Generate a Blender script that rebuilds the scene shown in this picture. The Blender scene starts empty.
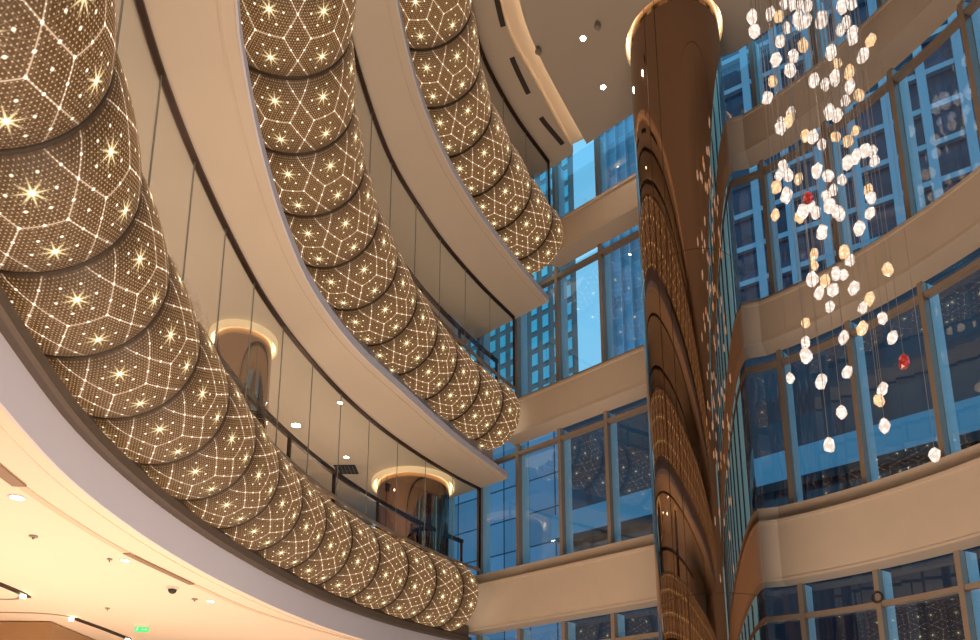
import bpy, bmesh, math, random
from mathutils import Vector, Matrix
R = math.radians
PI = math.pi
rnd = random.Random(11)
scene = bpy.context.scene
COL = scene.collection

# ------------------------------------------------------------------ materials
def newmat(name):
    m = bpy.data.materials.new(name); m.use_nodes = True
    nt = m.node_tree; nt.nodes.clear()
    out = nt.nodes.new('ShaderNodeOutputMaterial')
    return m, nt, out

class X:
    """tiny expression wrapper over math nodes"""
    def __init__(s, nt, sock): s.nt, s.s = nt, sock
    def _m(s, op, *a, clamp=False):
        n = s.nt.nodes.new('ShaderNodeMath'); n.operation = op; n.use_clamp = clamp
        for i, v in enumerate((s,) + a):
            if isinstance(v, X): s.nt.links.new(v.s, n.inputs[i])
            else: n.inputs[i].default_value = v
        return X(s.nt, n.outputs[0])
    def __add__(s, o): return s._m('ADD', o)
    def __sub__(s, o): return s._m('SUBTRACT', o)
    def __mul__(s, o): return s._m('MULTIPLY', o)
    def __truediv__(s, o): return s._m('DIVIDE', o)
    def fract(s): return s._m('FRACT')
    def floor(s): return s._m('FLOOR')
    def abs(s): return s._m('ABSOLUTE')
    def max(s, o): return s._m('MAXIMUM', o)
    def min(s, o): return s._m('MINIMUM', o)
    def pow(s, o): return s._m('POWER', o)
    def sqrt(s): return s._m('SQRT')
    def sin(s): return s._m('SINE')
    def atan2(s, o): return s._m('ARCTAN2', o)
    def lt(s, o): return s._m('LESS_THAN', o)
    def gt(s, o): return s._m('GREATER_THAN', o)
    def clamp(s): return s._m('ADD', 0.0, clamp=True)
    def soft(s, w):           # 1 at 0, 0 at w (linear)
        return ((s * (-1.0 / w)) + 1.0).clamp()

def principled(name, col, rough=0.6, metal=0.0, noise=0.0, scale=3.0, emit=None, es=0.0, bump=0.0, spec=0.5, coat=0.0):
    m, nt, out = newmat(name)
    b = nt.nodes.new('ShaderNodeBsdfPrincipled')
    b.inputs['Roughness'].default_value = rough
    b.inputs['Metallic'].default_value = metal
    b.inputs['Specular IOR Level'].default_value = spec
    b.inputs['Coat Weight'].default_value = coat
    tc = nt.nodes.new('ShaderNodeTexCoord')
    nz = nt.nodes.new('ShaderNodeTexNoise'); nz.inputs['Scale'].default_value = scale
    nz.inputs['Detail'].default_value = 4
    nt.links.new(tc.outputs['Object'], nz.inputs['Vector'])
    mx = nt.nodes.new('ShaderNodeMix'); mx.data_type = 'RGBA'
    c = list(col) + [1]
    mx.inputs['A'].default_value = [max(0, v * (1 - noise)) for v in c[:3]] + [1]
    mx.inputs['B'].default_value = [min(1, v * (1 + noise)) for v in c[:3]] + [1]
    nt.links.new(nz.outputs['Fac'], mx.inputs['Factor'])
    nt.links.new(mx.outputs['Result'], b.inputs['Base Color'])
    if bump:
        bp = nt.nodes.new('ShaderNodeBump'); bp.inputs['Strength'].default_value = bump
        nt.links.new(nz.outputs['Fac'], bp.inputs['Height']); nt.links.new(bp.outputs[0], b.inputs['Normal'])
    if emit:
        b.inputs['Emission Color'].default_value = list(emit) + [1]
        b.inputs['Emission Strength'].default_value = es
    nt.links.new(b.outputs[0], out.inputs['Surface'])
    return m

M = {}
M['plaster'] = principled('plaster', (0.62, 0.53, 0.44), 0.75, noise=0.03, scale=1.5)
M['cream'] = principled('cream_plaster', (0.80, 0.67, 0.54), 0.7, noise=0.02, scale=1.5)
M['ceilpaint'] = principled('ceiling_paint', (0.52, 0.46, 0.40), 0.85, noise=0.03, scale=1.2)
M['lip'] = principled('pale_lip', (0.62, 0.60, 0.67), 0.55, noise=0.02, scale=2)
M['stone'] = principled('beige_cladding', (0.55, 0.46, 0.375), 0.55, noise=0.06, scale=2.5)
M['pier'] = principled('pale_stone', (0.68, 0.60, 0.52), 0.5, noise=0.04, scale=3)
M['ledge'] = principled('dark_ledge', (0.13, 0.10, 0.08), 0.5, metal=0.3, noise=0.2, scale=30)
M['bronze'] = principled('bronze_mullion', (0.34, 0.27, 0.215), 0.42, metal=0.35, noise=0.08, scale=4)
M['fin'] = principled('pale_fin', (0.66, 0.74, 0.80), 0.4, metal=0.1, noise=0.05, scale=4)
M['darkrail'] = principled('dark_bronze', (0.055, 0.030, 0.022), 0.35, metal=0.6, noise=0.15, scale=6)
M['black'] = principled('black_slot', (0.02, 0.016, 0.013), 0.5, noise=0.1)
M['joint'] = principled('glass_edge', (0.30, 0.31, 0.28), 0.25, metal=0.2, noise=0.1)
M['mirror'] = principled('bronze_mirror', (0.37, 0.24, 0.165), 0.035, metal=1.0, noise=0.03, scale=0.6)
M['seam'] = principled('mirror_joint', (0.035, 0.02, 0.014), 0.4, metal=0.5, noise=0.1)
M['wire'] = principled('pendant_wire', (0.55, 0.47, 0.40), 0.35, metal=0.8, noise=0.1)
M['marble'] = principled('marble_floor', (0.62, 0.52, 0.42), 0.2, noise=0.15, scale=0.7)
M['wood'] = principled('brown_panel', (0.36, 0.21, 0.10), 0.5, noise=0.12, scale=5)
M['net'] = principled('lantern_seam', (0.035, 0.021, 0.010), 0.7, noise=0.2, scale=12)
M['white'] = principled('white_plastic', (0.75, 0.70, 0.64), 0.5, noise=0.02)
M['grey'] = principled('grey_plastic', (0.30, 0.27, 0.24), 0.5, noise=0.05)

def emission(name, col, st, sampling=None):
    m, nt, out = newmat(name)
    e = nt.nodes.new('ShaderNodeEmission'); e.inputs[0].default_value = list(col) + [1]; e.inputs[1].default_value = st
    nt.links.new(e.outputs[0], out.inputs['Surface'])
    if sampling: m.cycles.emission_sampling = sampling
    return m
M['lamp'] = emission('lamp_lens', (1, 0.86, 0.68), 40, 'NONE')
M['cove'] = emission('cove_strip', (1, 0.78, 0.50), 10)
M['ringled'] = emission('ring_strip', (1, 0.74, 0.45), 5)
M['led'] = emission('led_spot', (1, 0.85, 0.6), 12, 'NONE')
M['green'] = emission('exit_green', (0.10, 0.75, 0.18), 1.3, 'NONE')
M['rednode'] = None

# window glass: clear, blue tinted, mirrors the room at fresnel strength
def glass_mat(name, tint, ior, boost=1.0, rough=0.0):
    m, nt, out = newmat(name)
    tr = nt.nodes.new('ShaderNodeBsdfTransparent'); tr.inputs[0].default_value = list(tint) + [1]
    gl = nt.nodes.new('ShaderNodeBsdfGlossy'); gl.inputs['Roughness'].default_value = rough
    gl.inputs[0].default_value = (0.9, 0.93, 1, 1)
    ge = nt.nodes.new('ShaderNodeNewGeometry'); dt = nt.nodes.new('ShaderNodeVectorMath'); dt.operation = 'DOT_PRODUCT'
    nt.links.new(ge.outputs['Normal'], dt.inputs[0]); nt.links.new(ge.outputs['Incoming'], dt.inputs[1])
    f0 = ((ior - 1) / (ior + 1)) ** 2                      # schlick, the same from both faces of the pane
    k = (((((X(nt, dt.outputs['Value']).abs() * -1.0) + 1.0).pow(5.0) * (1 - f0)) + f0) * boost).clamp()
    mx = nt.nodes.new('ShaderNodeMixShader')
    nt.links.new(k.s, mx.inputs[0]); nt.links.new(tr.outputs[0], mx.inputs[1]); nt.links.new(gl.outputs[0], mx.inputs[2])
    nt.links.new(mx.outputs[0], out.inputs['Surface'])
    return m
M['winglass'] = glass_mat('window_glass', (0.84, 0.94, 0.985), 1.5, 2.0)
M['railglass'] = glass_mat('screen_glass', (0.94, 0.96, 0.95), 1.45, 0.7)

# lantern skin: a dark warm net with a sewn pattern of lit beads
PITCH, CELLS, TR = 1.23, 9, 0.93
def lantern_mat():
    m, nt, out = newmat('lantern_net')
    tc = nt.nodes.new('ShaderNodeUVMap'); tc.uv_map = 'UVMap'
    sp = nt.nodes.new('ShaderNodeSeparateXYZ'); nt.links.new(tc.outputs[0], sp.inputs[0])
    u = X(nt, sp.outputs[0]); v = X(nt, sp.outputs[1])
    LU, LV = PITCH, 2 * PI * TR / CELLS
    vf = ((v + 0.5).fract() - 0.5).abs()              # 0..0.5 folded about the cell centre
    uf = (u - 0.5).abs()
    def length(a, b): return ((a * a) + (b * b)).sqrt()
    # pattern strands
    a = (vf * -1.0) + 0.5
    b = (uf - 0.25).abs()
    d_diag = (a - b).abs() * 0.60
    d_edge = (uf * LU).max((vf - 0.25) * LV)
    d = d_diag.min(d_edge)
    strand = d.soft(0.010)
    halo = d.soft(0.05)
    # beads on the strands
    # fine bead net
    NU, NV = 36.0, 20.0
    row = (u * NU).floor()
    fu = ((u * NU).fract() - 0.5) * (LU / NU)
    fv = (((v * NV) + (row * 0.5)).fract() - 0.5) * (LV / NV)
    bead = length(fu, fv).soft(0.0088)
    # coarse crystals at the knots
    s = ((v + u) * 4.0); t = ((v - u) * 4.0)
    ds = ((s + 0.5).fract() - 0.5) * 0.125; dt = ((t + 0.5).fract() - 0.5) * 0.125
    knot = length((ds - dt) * LU, (ds + dt) * LV).soft(0.017)
    # star flowers
    su = (uf - 0.25) * LU; sv = vf * LV
    r = length(su, sv)
    ang = su.atan2(sv)
    ray = (((ang * 4.0).sin().abs() * r) * 0.25).soft(0.011)
    star = ray * r.soft(0.135)
    core = r.soft(0.026)
    rays2 = (((ang * 10.0).sin().abs() * r) * 0.1).soft(0.0045) * r.soft(0.42)
    # faint threads parallel to the strands
    th1 = (((a - b) * 9.0).fract() - 0.5).abs().soft(0.10)
    th2 = ((((vf + uf) * 9.0).fract() - 0.5).abs()).soft(0.10)
    thr = (th1 + th2)
    ed = nt.nodes.new('ShaderNodeEmission'); ed.inputs[1].default_value = 1.0
    def tint(x, c, k):
        n = nt.nodes.new('ShaderNodeVectorMath'); n.operation = 'SCALE'
        n.inputs[0].default_value = c
        nt.links.new((x * k).s, n.inputs['Scale']); return n.outputs[0]
    terms = [tint(strand * (bead * 1.5 + 0.9), (1, 0.72, 0.50), 0.85), tint(halo, (1, 0.6, 0.35), 0.03),
             tint(bead, (1, 0.56, 0.28), 0.95), tint(knot, (1, 0.82, 0.60), 3.0),
             tint(star, (1, 0.78, 0.40), 2.2), tint(core, (1, 0.88, 0.60), 4.0), tint(rays2, (1, 0.70, 0.36), 0.25),
             tint(thr, (1, 0.62, 0.38), 0.09)]
    cur = terms[0]
    for q in terms[1:]:
        n = nt.nodes.new('ShaderNodeVectorMath'); n.operation = 'ADD'
        nt.links.new(cur, n.inputs[0]); nt.links.new(q, n.inputs[1]); cur = n.outputs[0]
    base = nt.nodes.new('ShaderNodeVectorMath'); base.operation = 'ADD'
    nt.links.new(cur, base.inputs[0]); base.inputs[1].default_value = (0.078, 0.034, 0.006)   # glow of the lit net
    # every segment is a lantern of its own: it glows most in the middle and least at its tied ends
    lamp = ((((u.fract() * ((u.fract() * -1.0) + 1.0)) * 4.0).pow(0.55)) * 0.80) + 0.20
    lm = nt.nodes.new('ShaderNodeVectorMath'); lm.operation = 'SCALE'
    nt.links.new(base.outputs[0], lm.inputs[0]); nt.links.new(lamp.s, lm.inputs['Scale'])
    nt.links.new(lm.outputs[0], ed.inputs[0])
    df = nt.nodes.new('ShaderNodeBsdfPrincipled'); df.inputs['Base Color'].default_value = (0.022, 0.010, 0.004, 1)
    df.inputs['Roughness'].default_value = 0.6
    df.inputs['Sheen Weight'].default_value = 0.07; df.inputs['Sheen Roughness'].default_value = 0.4
    df.inputs['Sheen Tint'].default_value = (0.9, 0.75, 0.6, 1)
    ad = nt.nodes.new('ShaderNodeAddShader')
    nt.links.new(ed.outputs[0], ad.inputs[0]); nt.links.new(df.outputs[0], ad.inputs[1])
    nt.links.new(ad.outputs[0], out.inputs['Surface'])
    m.cycles.emission_sampling = 'NONE'
    return m
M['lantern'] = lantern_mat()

def crystal_mat(name, ca, cb, st):
    m, nt, out = newmat(name)
    tc = nt.nodes.new('ShaderNodeTexCoord')
    vo = nt.nodes.new('ShaderNodeTexVoronoi'); vo.inputs['Scale'].default_value = 22
    nt.links.new(tc.outputs['Object'], vo.inputs['Vector'])
    f = X(nt, vo.outputs['Distance']) * 1.5
    mx = nt.nodes.new('ShaderNodeMix'); mx.data_type = 'RGBA'
    mx.inputs['A'].default_value = list(ca) + [1]; mx.inputs['B'].default_value = list(cb) + [1]
    nt.links.new(f.clamp().s, mx.inputs['Factor'])
    em = nt.nodes.new('ShaderNodeEmission'); nt.links.new(mx.outputs['Result'], em.inputs[0]); em.inputs[1].default_value = st
    gl = nt.nodes.new('ShaderNodeBsdfGlossy'); gl.inputs['Roughness'].default_value = 0.12
    fr = nt.nodes.new('ShaderNodeFresnel'); fr.inputs[0].default_value = 1.7
    ms = nt.nodes.new('ShaderNodeMixShader')
    nt.links.new(((X(nt, fr.outputs[0]) * 1.3) + 0.15).clamp().s, ms.inputs[0])
    nt.links.new(em.outputs[0], ms.inputs[1]); nt.links.new(gl.outputs[0], ms.inputs[2])
    nt.links.new(ms.outputs[0], out.inputs['Surface'])
    m.cycles.emission_sampling = 'NONE'
    return m
M['clear'] = crystal_mat('clear_crystal', (1.0, 0.84, 0.72), (0.50, 0.40, 0.34), 2.2)
M['amber'] = crystal_mat('amber_crystal', (1.0, 0.66, 0.36), (0.60, 0.36, 0.18), 2.0)
M['red'] = crystal_mat('red_crystal', (0.85, 0.03, 0.03), (0.25, 0.0, 0.0), 1.1)

def facade_mat(name, wall, glass, sx, sz, fx, fz, rough=0.15, line=0.0):
    """punched or ribbon windows on a tower face, driven by object coordinates (x along the face, z up)"""
    m, nt, out = newmat(name)
    tc = nt.nodes.new('ShaderNodeTexCoord'); sp = nt.nodes.new('ShaderNodeSeparateXYZ')
    nt.links.new(tc.outputs['Object'], sp.inputs[0])
    x = X(nt, sp.outputs[0]) + X(nt, sp.outputs[1]); z = X(nt, sp.outputs[2])
    a = ((x / sx).fract() - 0.5).abs().lt(fx / 2); b = ((z / sz).fract() - 0.5).abs().lt(fz / 2)
    k = a * b
    nz = nt.nodes.new('ShaderNodeTexWhiteNoise'); nz.noise_dimensions = '2D'
    cb = nt.nodes.new('ShaderNodeCombineXYZ'); nt.links.new((x / sx).floor().s, cb.inputs[0]); nt.links.new((z / sz).floor().s, cb.inputs[1])
    nt.links.new(cb.outputs[0], nz.inputs['Vector'])
    hs = nt.nodes.new('ShaderNodeMix'); hs.data_type = 'RGBA'
    hs.inputs['A'].default_value = [c * 0.7 for c in glass] + [1]; hs.inputs['B'].default_value = [min(1, c * 1.2) for c in glass] + [1]
    nt.links.new(nz.outputs['Value'], hs.inputs['Factor'])
    mx = nt.nodes.new('ShaderNodeMix'); mx.data_type = 'RGBA'
    mx.inputs['A'].default_value = list(wall) + [1]; nt.links.new(hs.outputs['Result'], mx.inputs['B'])
    nt.links.new(k.s, mx.inputs['Factor'])
    p = nt.nodes.new('ShaderNodeBsdfPrincipled'); nt.links.new(mx.outputs['Result'], p.inputs['Base Color'])
    nt.links.new(((k * (rough - 0.7)) + 0.7).s, p.inputs['Roughness'])
    nt.links.new(p.outputs[0], out.inputs['Surface'])
    return m
M['t_grey'] = facade_mat('tower_grey', (0.26, 0.19, 0.17), (0.20, 0.62, 0.80), 1.5, 2.4, 0.0, 0.0)
M['t_pane'] = principled('tower_pane', (0.24, 0.78, 0.88), 0.25, noise=0.15, scale=0.3)
M['t_blue'] = facade_mat('tower_blue', (0.30, 0.45, 0.56), (0.26, 0.44, 0.58), 1.3, 1.6, 0.9, 0.9)
M['t_navy'] = facade_mat('tower_navy', (0.035, 0.045, 0.08), (0.03, 0.04, 0.09), 1.6, 3.2, 0.86, 0.7)
M['t_band'] = principled('tower_band', (0.36, 0.46, 0.54), 0.5, noise=0.1, scale=0.2)
M['t_dark'] = facade_mat('tower_dark', (0.05, 0.035, 0.05), (0.03, 0.03, 0.05), 2.2, 3.6, 0.8, 0.6)
M['t_low'] = facade_mat('low_grid', (0.04, 0.07, 0.10), (0.34, 0.42, 0.56), 2.8, 3.0, 0.95, 0.955)
M['t_teal'] = principled('podium_teal', (0.20, 0.40, 0.52), 0.6, noise=0.08, scale=0.1)
M['ground'] = principled('outside_ground', (0.05, 0.05, 0.06), 0.9, noise=0.1)

# ------------------------------------------------------------------ mesh helpers
class MB:
    def __init__(s): s.bm = bmesh.new()
    def box(s, c, size, rz=0.0, rot=None):
        m = Matrix.Translation(c) @ (rot.to_4x4() if rot else Matrix.Rotation(rz, 4, 'Z')) @ Matrix.Diagonal((*size, 1))
        bmesh.ops.create_cube(s.bm, size=1, matrix=m); return s
    def bar(s, p, q, w, h):      # box from p to q, width w (horizontal), height h
        p, q = Vector(p), Vector(q); d = q - p; L = d.length
        x = d.normalized(); y = Vector((0, 0, 1)).cross(x)
        if y.length < 1e-4: y = Vector((0, 1, 0))
        y.normalize(); z = x.cross(y)
        m = Matrix((x, y, z)).transposed().to_4x4(); m.translation = (p + q) / 2
        bmesh.ops.create_cube(s.bm, size=1, matrix=m @ Matrix.Diagonal((L, w, h, 1))); return s
    def cyl(s, c, r, h, n=32, r2=None, rot=None):
        m = Matrix.Translation(c) @ (rot.to_4x4() if rot else Matrix())
        bmesh.ops.create_cone(s.bm, cap_ends=True, segments=n, radius1=r, radius2=r if r2 is None else r2, depth=h, matrix=m); return s
    def prism(s, pts, z0, z1):   # plan polygon extruded
        lo = [s.bm.verts.new((x, y, z0)) for x, y in pts]; hi = [s.bm.verts.new((x, y, z1)) for x, y in pts]
        n = len(pts)
        fs = [s.bm.faces.new(lo), s.bm.faces.new(hi)]
        for i in range(n): s.bm.faces.new((lo[i], lo[(i + 1) % n], hi[(i + 1) % n], hi[i]))
        bmesh.ops.triangulate(s.bm, faces=fs); return s
    def sweep(s, path, prof, closed_prof=True, cap=True, N=None):
        """path: [(x,y)], prof: [(offset to the left of travel, z)]"""
        N = N or normals(path); rings = []
        for (x, y), (nx, ny) in zip(path, N):
            rings.append([s.bm.verts.new((x + nx * o, y + ny * o, z)) for o, z in prof])
        n = len(prof)
        for a, b in zip(rings, rings[1:]):
            for i in range(n if closed_prof else n - 1):
                s.bm.faces.new((a[i], b[i], b[(i + 1) % n], a[(i + 1) % n]))
        if cap and closed_prof:
            s.bm.faces.new(rings[0]); s.bm.faces.new(rings[-1])
        return s
    def build(s, name, mat, parent=None, smooth=False, bevel=0.0, loc=None):
        bmesh.ops.recalc_face_normals(s.bm, faces=s.bm.faces)
        if bevel:
            bmesh.ops.bevel(s.bm, geom=list(s.bm.edges), offset=bevel, segments=2, affect='EDGES', clamp_overlap=True)
        if loc is not None: bmesh.ops.translate(s.bm, verts=s.bm.verts, vec=-Vector(loc))
        me = bpy.data.meshes.new(name); s.bm.to_mesh(me); s.bm.free()
        if smooth:
            for p in me.polygons: p.use_smooth = True
        me.materials.append(mat)
        o = bpy.data.objects.new(name, me); COL.objects.link(o)
        if loc is not None: o.location = loc
        if parent:
            o.parent = parent
            o.matrix_parent_inverse = Matrix.Translation(parent.location).inverted() @ Matrix() if parent.location.length else Matrix()
        return o

def auto_smooth(o, ang=35):
    me = o.data
    for p in me.polygons: p.use_smooth = True
    me.set_sharp_from_angle(angle=R(ang))
    return o

def normals(path):
    N = []
    for i in range(len(path)):
        a = path[max(0, i - 1)]; b = path[min(len(path) - 1, i + 1)]
        dx, dy = b[0] - a[0], b[1] - a[1]; L = math.hypot(dx, dy)
        N.append((-dy / L, dx / L))
    return N
def smooth_curve(pts, step=0.2):
    out = []
    P = [tuple(2 * a - b for a, b in zip(pts[0], pts[1]))] + list(pts) + [tuple(2 * a - b for a, b in zip(pts[-1], pts[-2]))]
    for i in range(1, len(P) - 2):
        p0, p1, p2, p3 = P[i - 1:i + 3]
        n = max(2, int(math.dist(p1, p2) / step))
        for k in range(n):
            t = k / n
            out.append(tuple(0.5 * ((2 * b) + (-a + c) * t + (2 * a - 5 * b + 4 * c - d) * t * t + (-a + 3 * b - 3 * c + d) * t ** 3)
                             for a, b, c, d in zip(p0, p1, p2, p3)))
    out.append(pts[-1]); return out
def arclen(path):
    s = [0.0]
    for a, b in zip(path, path[1:]): s.append(s[-1] + math.dist(a, b))
    return s
def at(path, S, s):
    s = max(S[0], min(S[-1], s))
    for i in range(len(S) - 1):
        if s <= S[i + 1] + 1e-9:
            k = (s - S[i]) / max(1e-9, S[i + 1] - S[i])
            return tuple(a + (b - a) * k for a, b in zip(path[i], path[i + 1]))
def offset(path, d):
    return [(x + nx * d, y + ny * d) for (x, y), (nx, ny) in zip(path, normals(path))]
def cut(path, s0, s1, step=0.15):
    S = arclen(path); n = max(2, int((s1 - s0) / step) + 1)
    return [at(path, S, s0 + (s1 - s0) * i / (n - 1)) for i in range(n)]

def tag(o, label, cat, group=None, kind=None):
    if label: o['label'] = label
    if cat: o['category'] = cat
    if group: o['group'] = group
    if kind: o['kind'] = kind
    return o
def thing(name, loc, label, cat, group=None, kind=None, rz=0.0):
    o = bpy.data.objects.new(name, None); COL.objects.link(o); o.location = loc; o.rotation_euler = (0, 0, rz)
    o.empty_display_size = 0.2
    return tag(o, label, cat, group, kind)
def struct(o, label=None):
    o['kind'] = 'structure'
    if label: o['label'] = label
    return o

# ------------------------------------------------------------------ plan of the atrium (metres, camera at the origin)
FASCIA = [(-5.5, 23.59), (-2.0, 20.55), (3.7, 15.6), (5.41, 14.11), (5.8, 13.97)]
FCURVE = smooth_curve([(5.8, 13.97), (6.42, 13.40), (7.0, 12.72), (7.5, 11.95), (7.92, 11.15), (8.25, 10.3), (8.6, 9.0), (8.85, 7.4),
                       (8.95, 5.0), (8.9, 2.0), (8.8, -2.0), (8.8, -6.0)], 0.3)
FPATH = FASCIA + FCURVE[1:]
WPATH = offset(FPATH, 0.55)
WS = arclen(WPATH)
# arc position of the mullion behind the point (3.7, 15.6)
S0 = min(range(2001), key=lambda i: math.dist(at(WPATH, WS, 6 + i * 0.003), (4.06, 16.02))) * 0.003 + 6 + 0.15
BAY = 1.436
Z_F = {'A': (3.78, 5.05), 'B': (9.02, 10.0), 'C': (13.88, 14.85)}     # facade beams
SOF = {'A': 2.95, 'B': 7.8, 'C': 12.5}
FLO = {'A': 5.1, 'B': 9.98, 'C': 14.83}
CEIL = 16.65
BACKY = -6.0

def wally(x):   # y of the straight fascia line at x
    return 15.6 - (x - 3.7) * 0.8684

OUT = {
 'A': [(0.8, -6), (-1.2, -2.0), (-2.4, 1.0), (-3.1, 2.6), (-3.6, 4.0), (-3.99, 5.44), (-4.28, 6.9), (-4.37, 8.42), (-4.30, 10.0), (-4.08, 11.6), (-3.72, 13.3), (-3.15, 15.1), (-2.12, 17.2), (-0.62, 19.3)],
 'B': [(3.6, -6), (1.6, -3.0), (0.1, 0.0), (-1.3, 2.8), (-2.15, 4.6), (-2.63, 6.0), (-2.81, 6.87), (-2.95, 7.96), (-3.01, 9.2), (-2.93, 10.6), (-2.53, 12.24), (-1.77, 14.0), (-0.75, 16.2), (0.46, 18.33)],
 'C': [(4.6, -6), (2.9, -3.0), (1.4, 0.0), (0.1, 3.0), (-0.9, 5.6), (-1.35, 7.6), (-1.55, 9.0), (-1.52, 10.1), (-1.31, 11.49), (-0.88, 12.93), (-0.18, 14.48), (0.76, 16.14), (1.57, 17.45)],
}
GLS = {   # glass screens standing on each floor
 'A': [(1.0, -6), (-0.8, -2.0), (-2.0, 1.0), (-2.9, 3.4), (-3.34, 4.8), (-3.61, 6.0), (-3.76, 7.1), (-3.83, 8.3), (-3.83, 9.6), (-3.76, 10.8), (-3.55, 12.1), (-3.17, 13.6), (-2.65, 15.06), (-1.95, 16.5), (-1.05, 18.0), (-0.28, 19.05)],
 'B': [(3.0, -6), (1.0, -3.0), (-0.5, 0.0), (-1.6, 3.0), (-2.1, 5.5), (-2.33, 7.6), (-2.42, 9.2), (-2.40, 10.6), (-2.08, 12.68), (-1.52, 14.26), (-1.0, 15.4), (-0.2, 16.8), (0.66, 18.1)],
 'C': [(4.0, -6), (2.6, -3.0), (1.3, 0.0), (0.4, 3.0), (-0.3, 6.0), (-0.62, 8.5), (-0.68, 10.4), (-0.63, 11.8), (-0.44, 12.9), (-0.17, 14.05), (0.61, 15.6), (1.62, 17.1)],
}
TUB = {
 'A': (4.60, [(1.6, -6), (-0.6, -2.0), (-1.9, 0.6), (-2.85, 2.5), (-3.40, 3.9), (-3.86, 5.6), (-4.10, 7.4), (-4.18, 9.3), (-4.14, 11.3), (-3.87, 13.2), (-3.32, 14.9), (-2.62, 16.35), (-1.75, 17.8), (-0.92, 18.85)]),
 'B': (9.45, [(4.0, -6), (2.2, -3.0), (0.6, 0.0), (-0.9, 2.9), (-1.9, 5.0), (-2.55, 7.0), (-2.84, 8.6), (-2.88, 9.75), (-2.81, 11.0), (-2.42, 13.0), (-1.75, 15.1), (-1.12, 16.4), (-0.45, 17.5), (0.20, 18.30)]),
 'C': (14.30, [(5.0, -6), (3.4, -3.0), (1.9, 0.0), (0.5, 3.0), (-0.5, 5.6), (-1.1, 8.0), (-1.28, 9.6), (-1.24, 11.1), (-0.98, 12.95), (-0.58, 14.1), (0.13, 15.6), (0.85, 16.85), (1.30, 17.56)]),
}
OUT = {k: smooth_curve(v, 0.25) for k, v in OUT.items()}
GLS = {k: smooth_curve(v, 0.2) for k, v in GLS.items()}

LEVELNAME = {'A': 'lowest', 'B': 'middle', 'C': 'top'}

# ------------------------------------------------------------------ balcony slabs, lips, upstands
def clip_to_wall(path, gap=0.0):   # drop points past the facade line
    return [p for p in path if p[1] < wally(p[0]) - gap]

for k in 'ABC':
    z = SOF[k]; o = OUT[k]
    end = o[-1]
    mat = M['cream'] if k == 'A' else M['plaster']
    # the soffit plate and the corridor ceiling behind it
    wl = [(end[0], wally(end[0]) - 0.02)]
    poly = list(o) + ([] if end[1] > wally(end[0]) else wl) + [(-9.9, wally(-9.9)), (-11.9, wally(-9.9)), (-11.9, -5.95)]
    sl = MB().prism(poly, z, z + 0.13).build('ceiling', mat)
    struct(sl, {'A': 'cream ceiling plate under the lowest curved balcony', 'B': 'beige soffit under the middle curved balcony', 'C': 'beige soffit under the top curved balcony'}[k])
    # pale lip at the edge
    h = 0.50 if k == 'A' else 0.16
    L = MB().sweep(o, [(-0.002, z - 0.015), (-0.03, z - 0.015), (-0.03, z + h), (0.12, z + h), (0.12, z + 0.131), (0.002, z + 0.131)])
    struct(L.build('trim_lip', M['lip']), 'pale curved edge trim of the %s balcony' % LEVELNAME[k])
    # fine reveal line on the soffit
    rv = MB().sweep(offset(o, 0.16), [(-0.012, z - 0.012), (0.012, z - 0.012), (0.012, z + 0.02), (-0.012, z + 0.02)])
    struct(rv.build('trim_reveal', mat))
    if k == 'A':
        dk = MB().sweep(offset(o, 0.05), [(-0.16, z + 0.50), (-0.20, z + 0.53), (-0.20, z + 0.66), (-0.10, z + 0.70), (-0.10, z + 1.0), (0.05, z + 1.0), (0.05, z + 0.50)])
        struct(dk.build('trim_ledge', M['ledge']), 'dark metal ledge between the cream edge and the lowest lantern tube')
    else:
        dk = MB().sweep(offset(o, 0.42), [(0, z + 0.12), (0, z + 0.95), (0.12, z + 0.95), (0.12, z + 0.12)])
        struct(dk.build('trim_upstand', M['lip']))
    # floor plate above
    fz = FLO[k]
    g = offset(GLS[k], 0.06)
    poly = list(g) + [(-9.9, wally(-9.9)), (-11.9, wally(-9.9)), (-11.9, -5.95)]
    struct(MB().prism(poly, fz - 0.12, fz).build('floor', M['marble']), 'floor plate of the %s balcony' % LEVELNAME[k])

# curved joint line in the lowest ceiling and its slots
j = smooth_curve([(-4.2, 4.2), (-4.6, 5.6), (-4.86, 6.9), (-4.95, 8.2), (-4.92, 9.44), (-4.68, 11.19), (-4.36, 12.9), (-3.69, 14.64), (-2.9, 16.3)], 0.2)
struct(MB().sweep(j, [(-0.045, 2.938), (0.045, 2.938), (0.045, 2.96), (-0.045, 2.96)]).build('trim_joint', principled('joint_paint', (0.66, 0.53, 0.40), 0.7, noise=0.02)), 'shallow curved joint strip in the cream ceiling')

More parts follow.
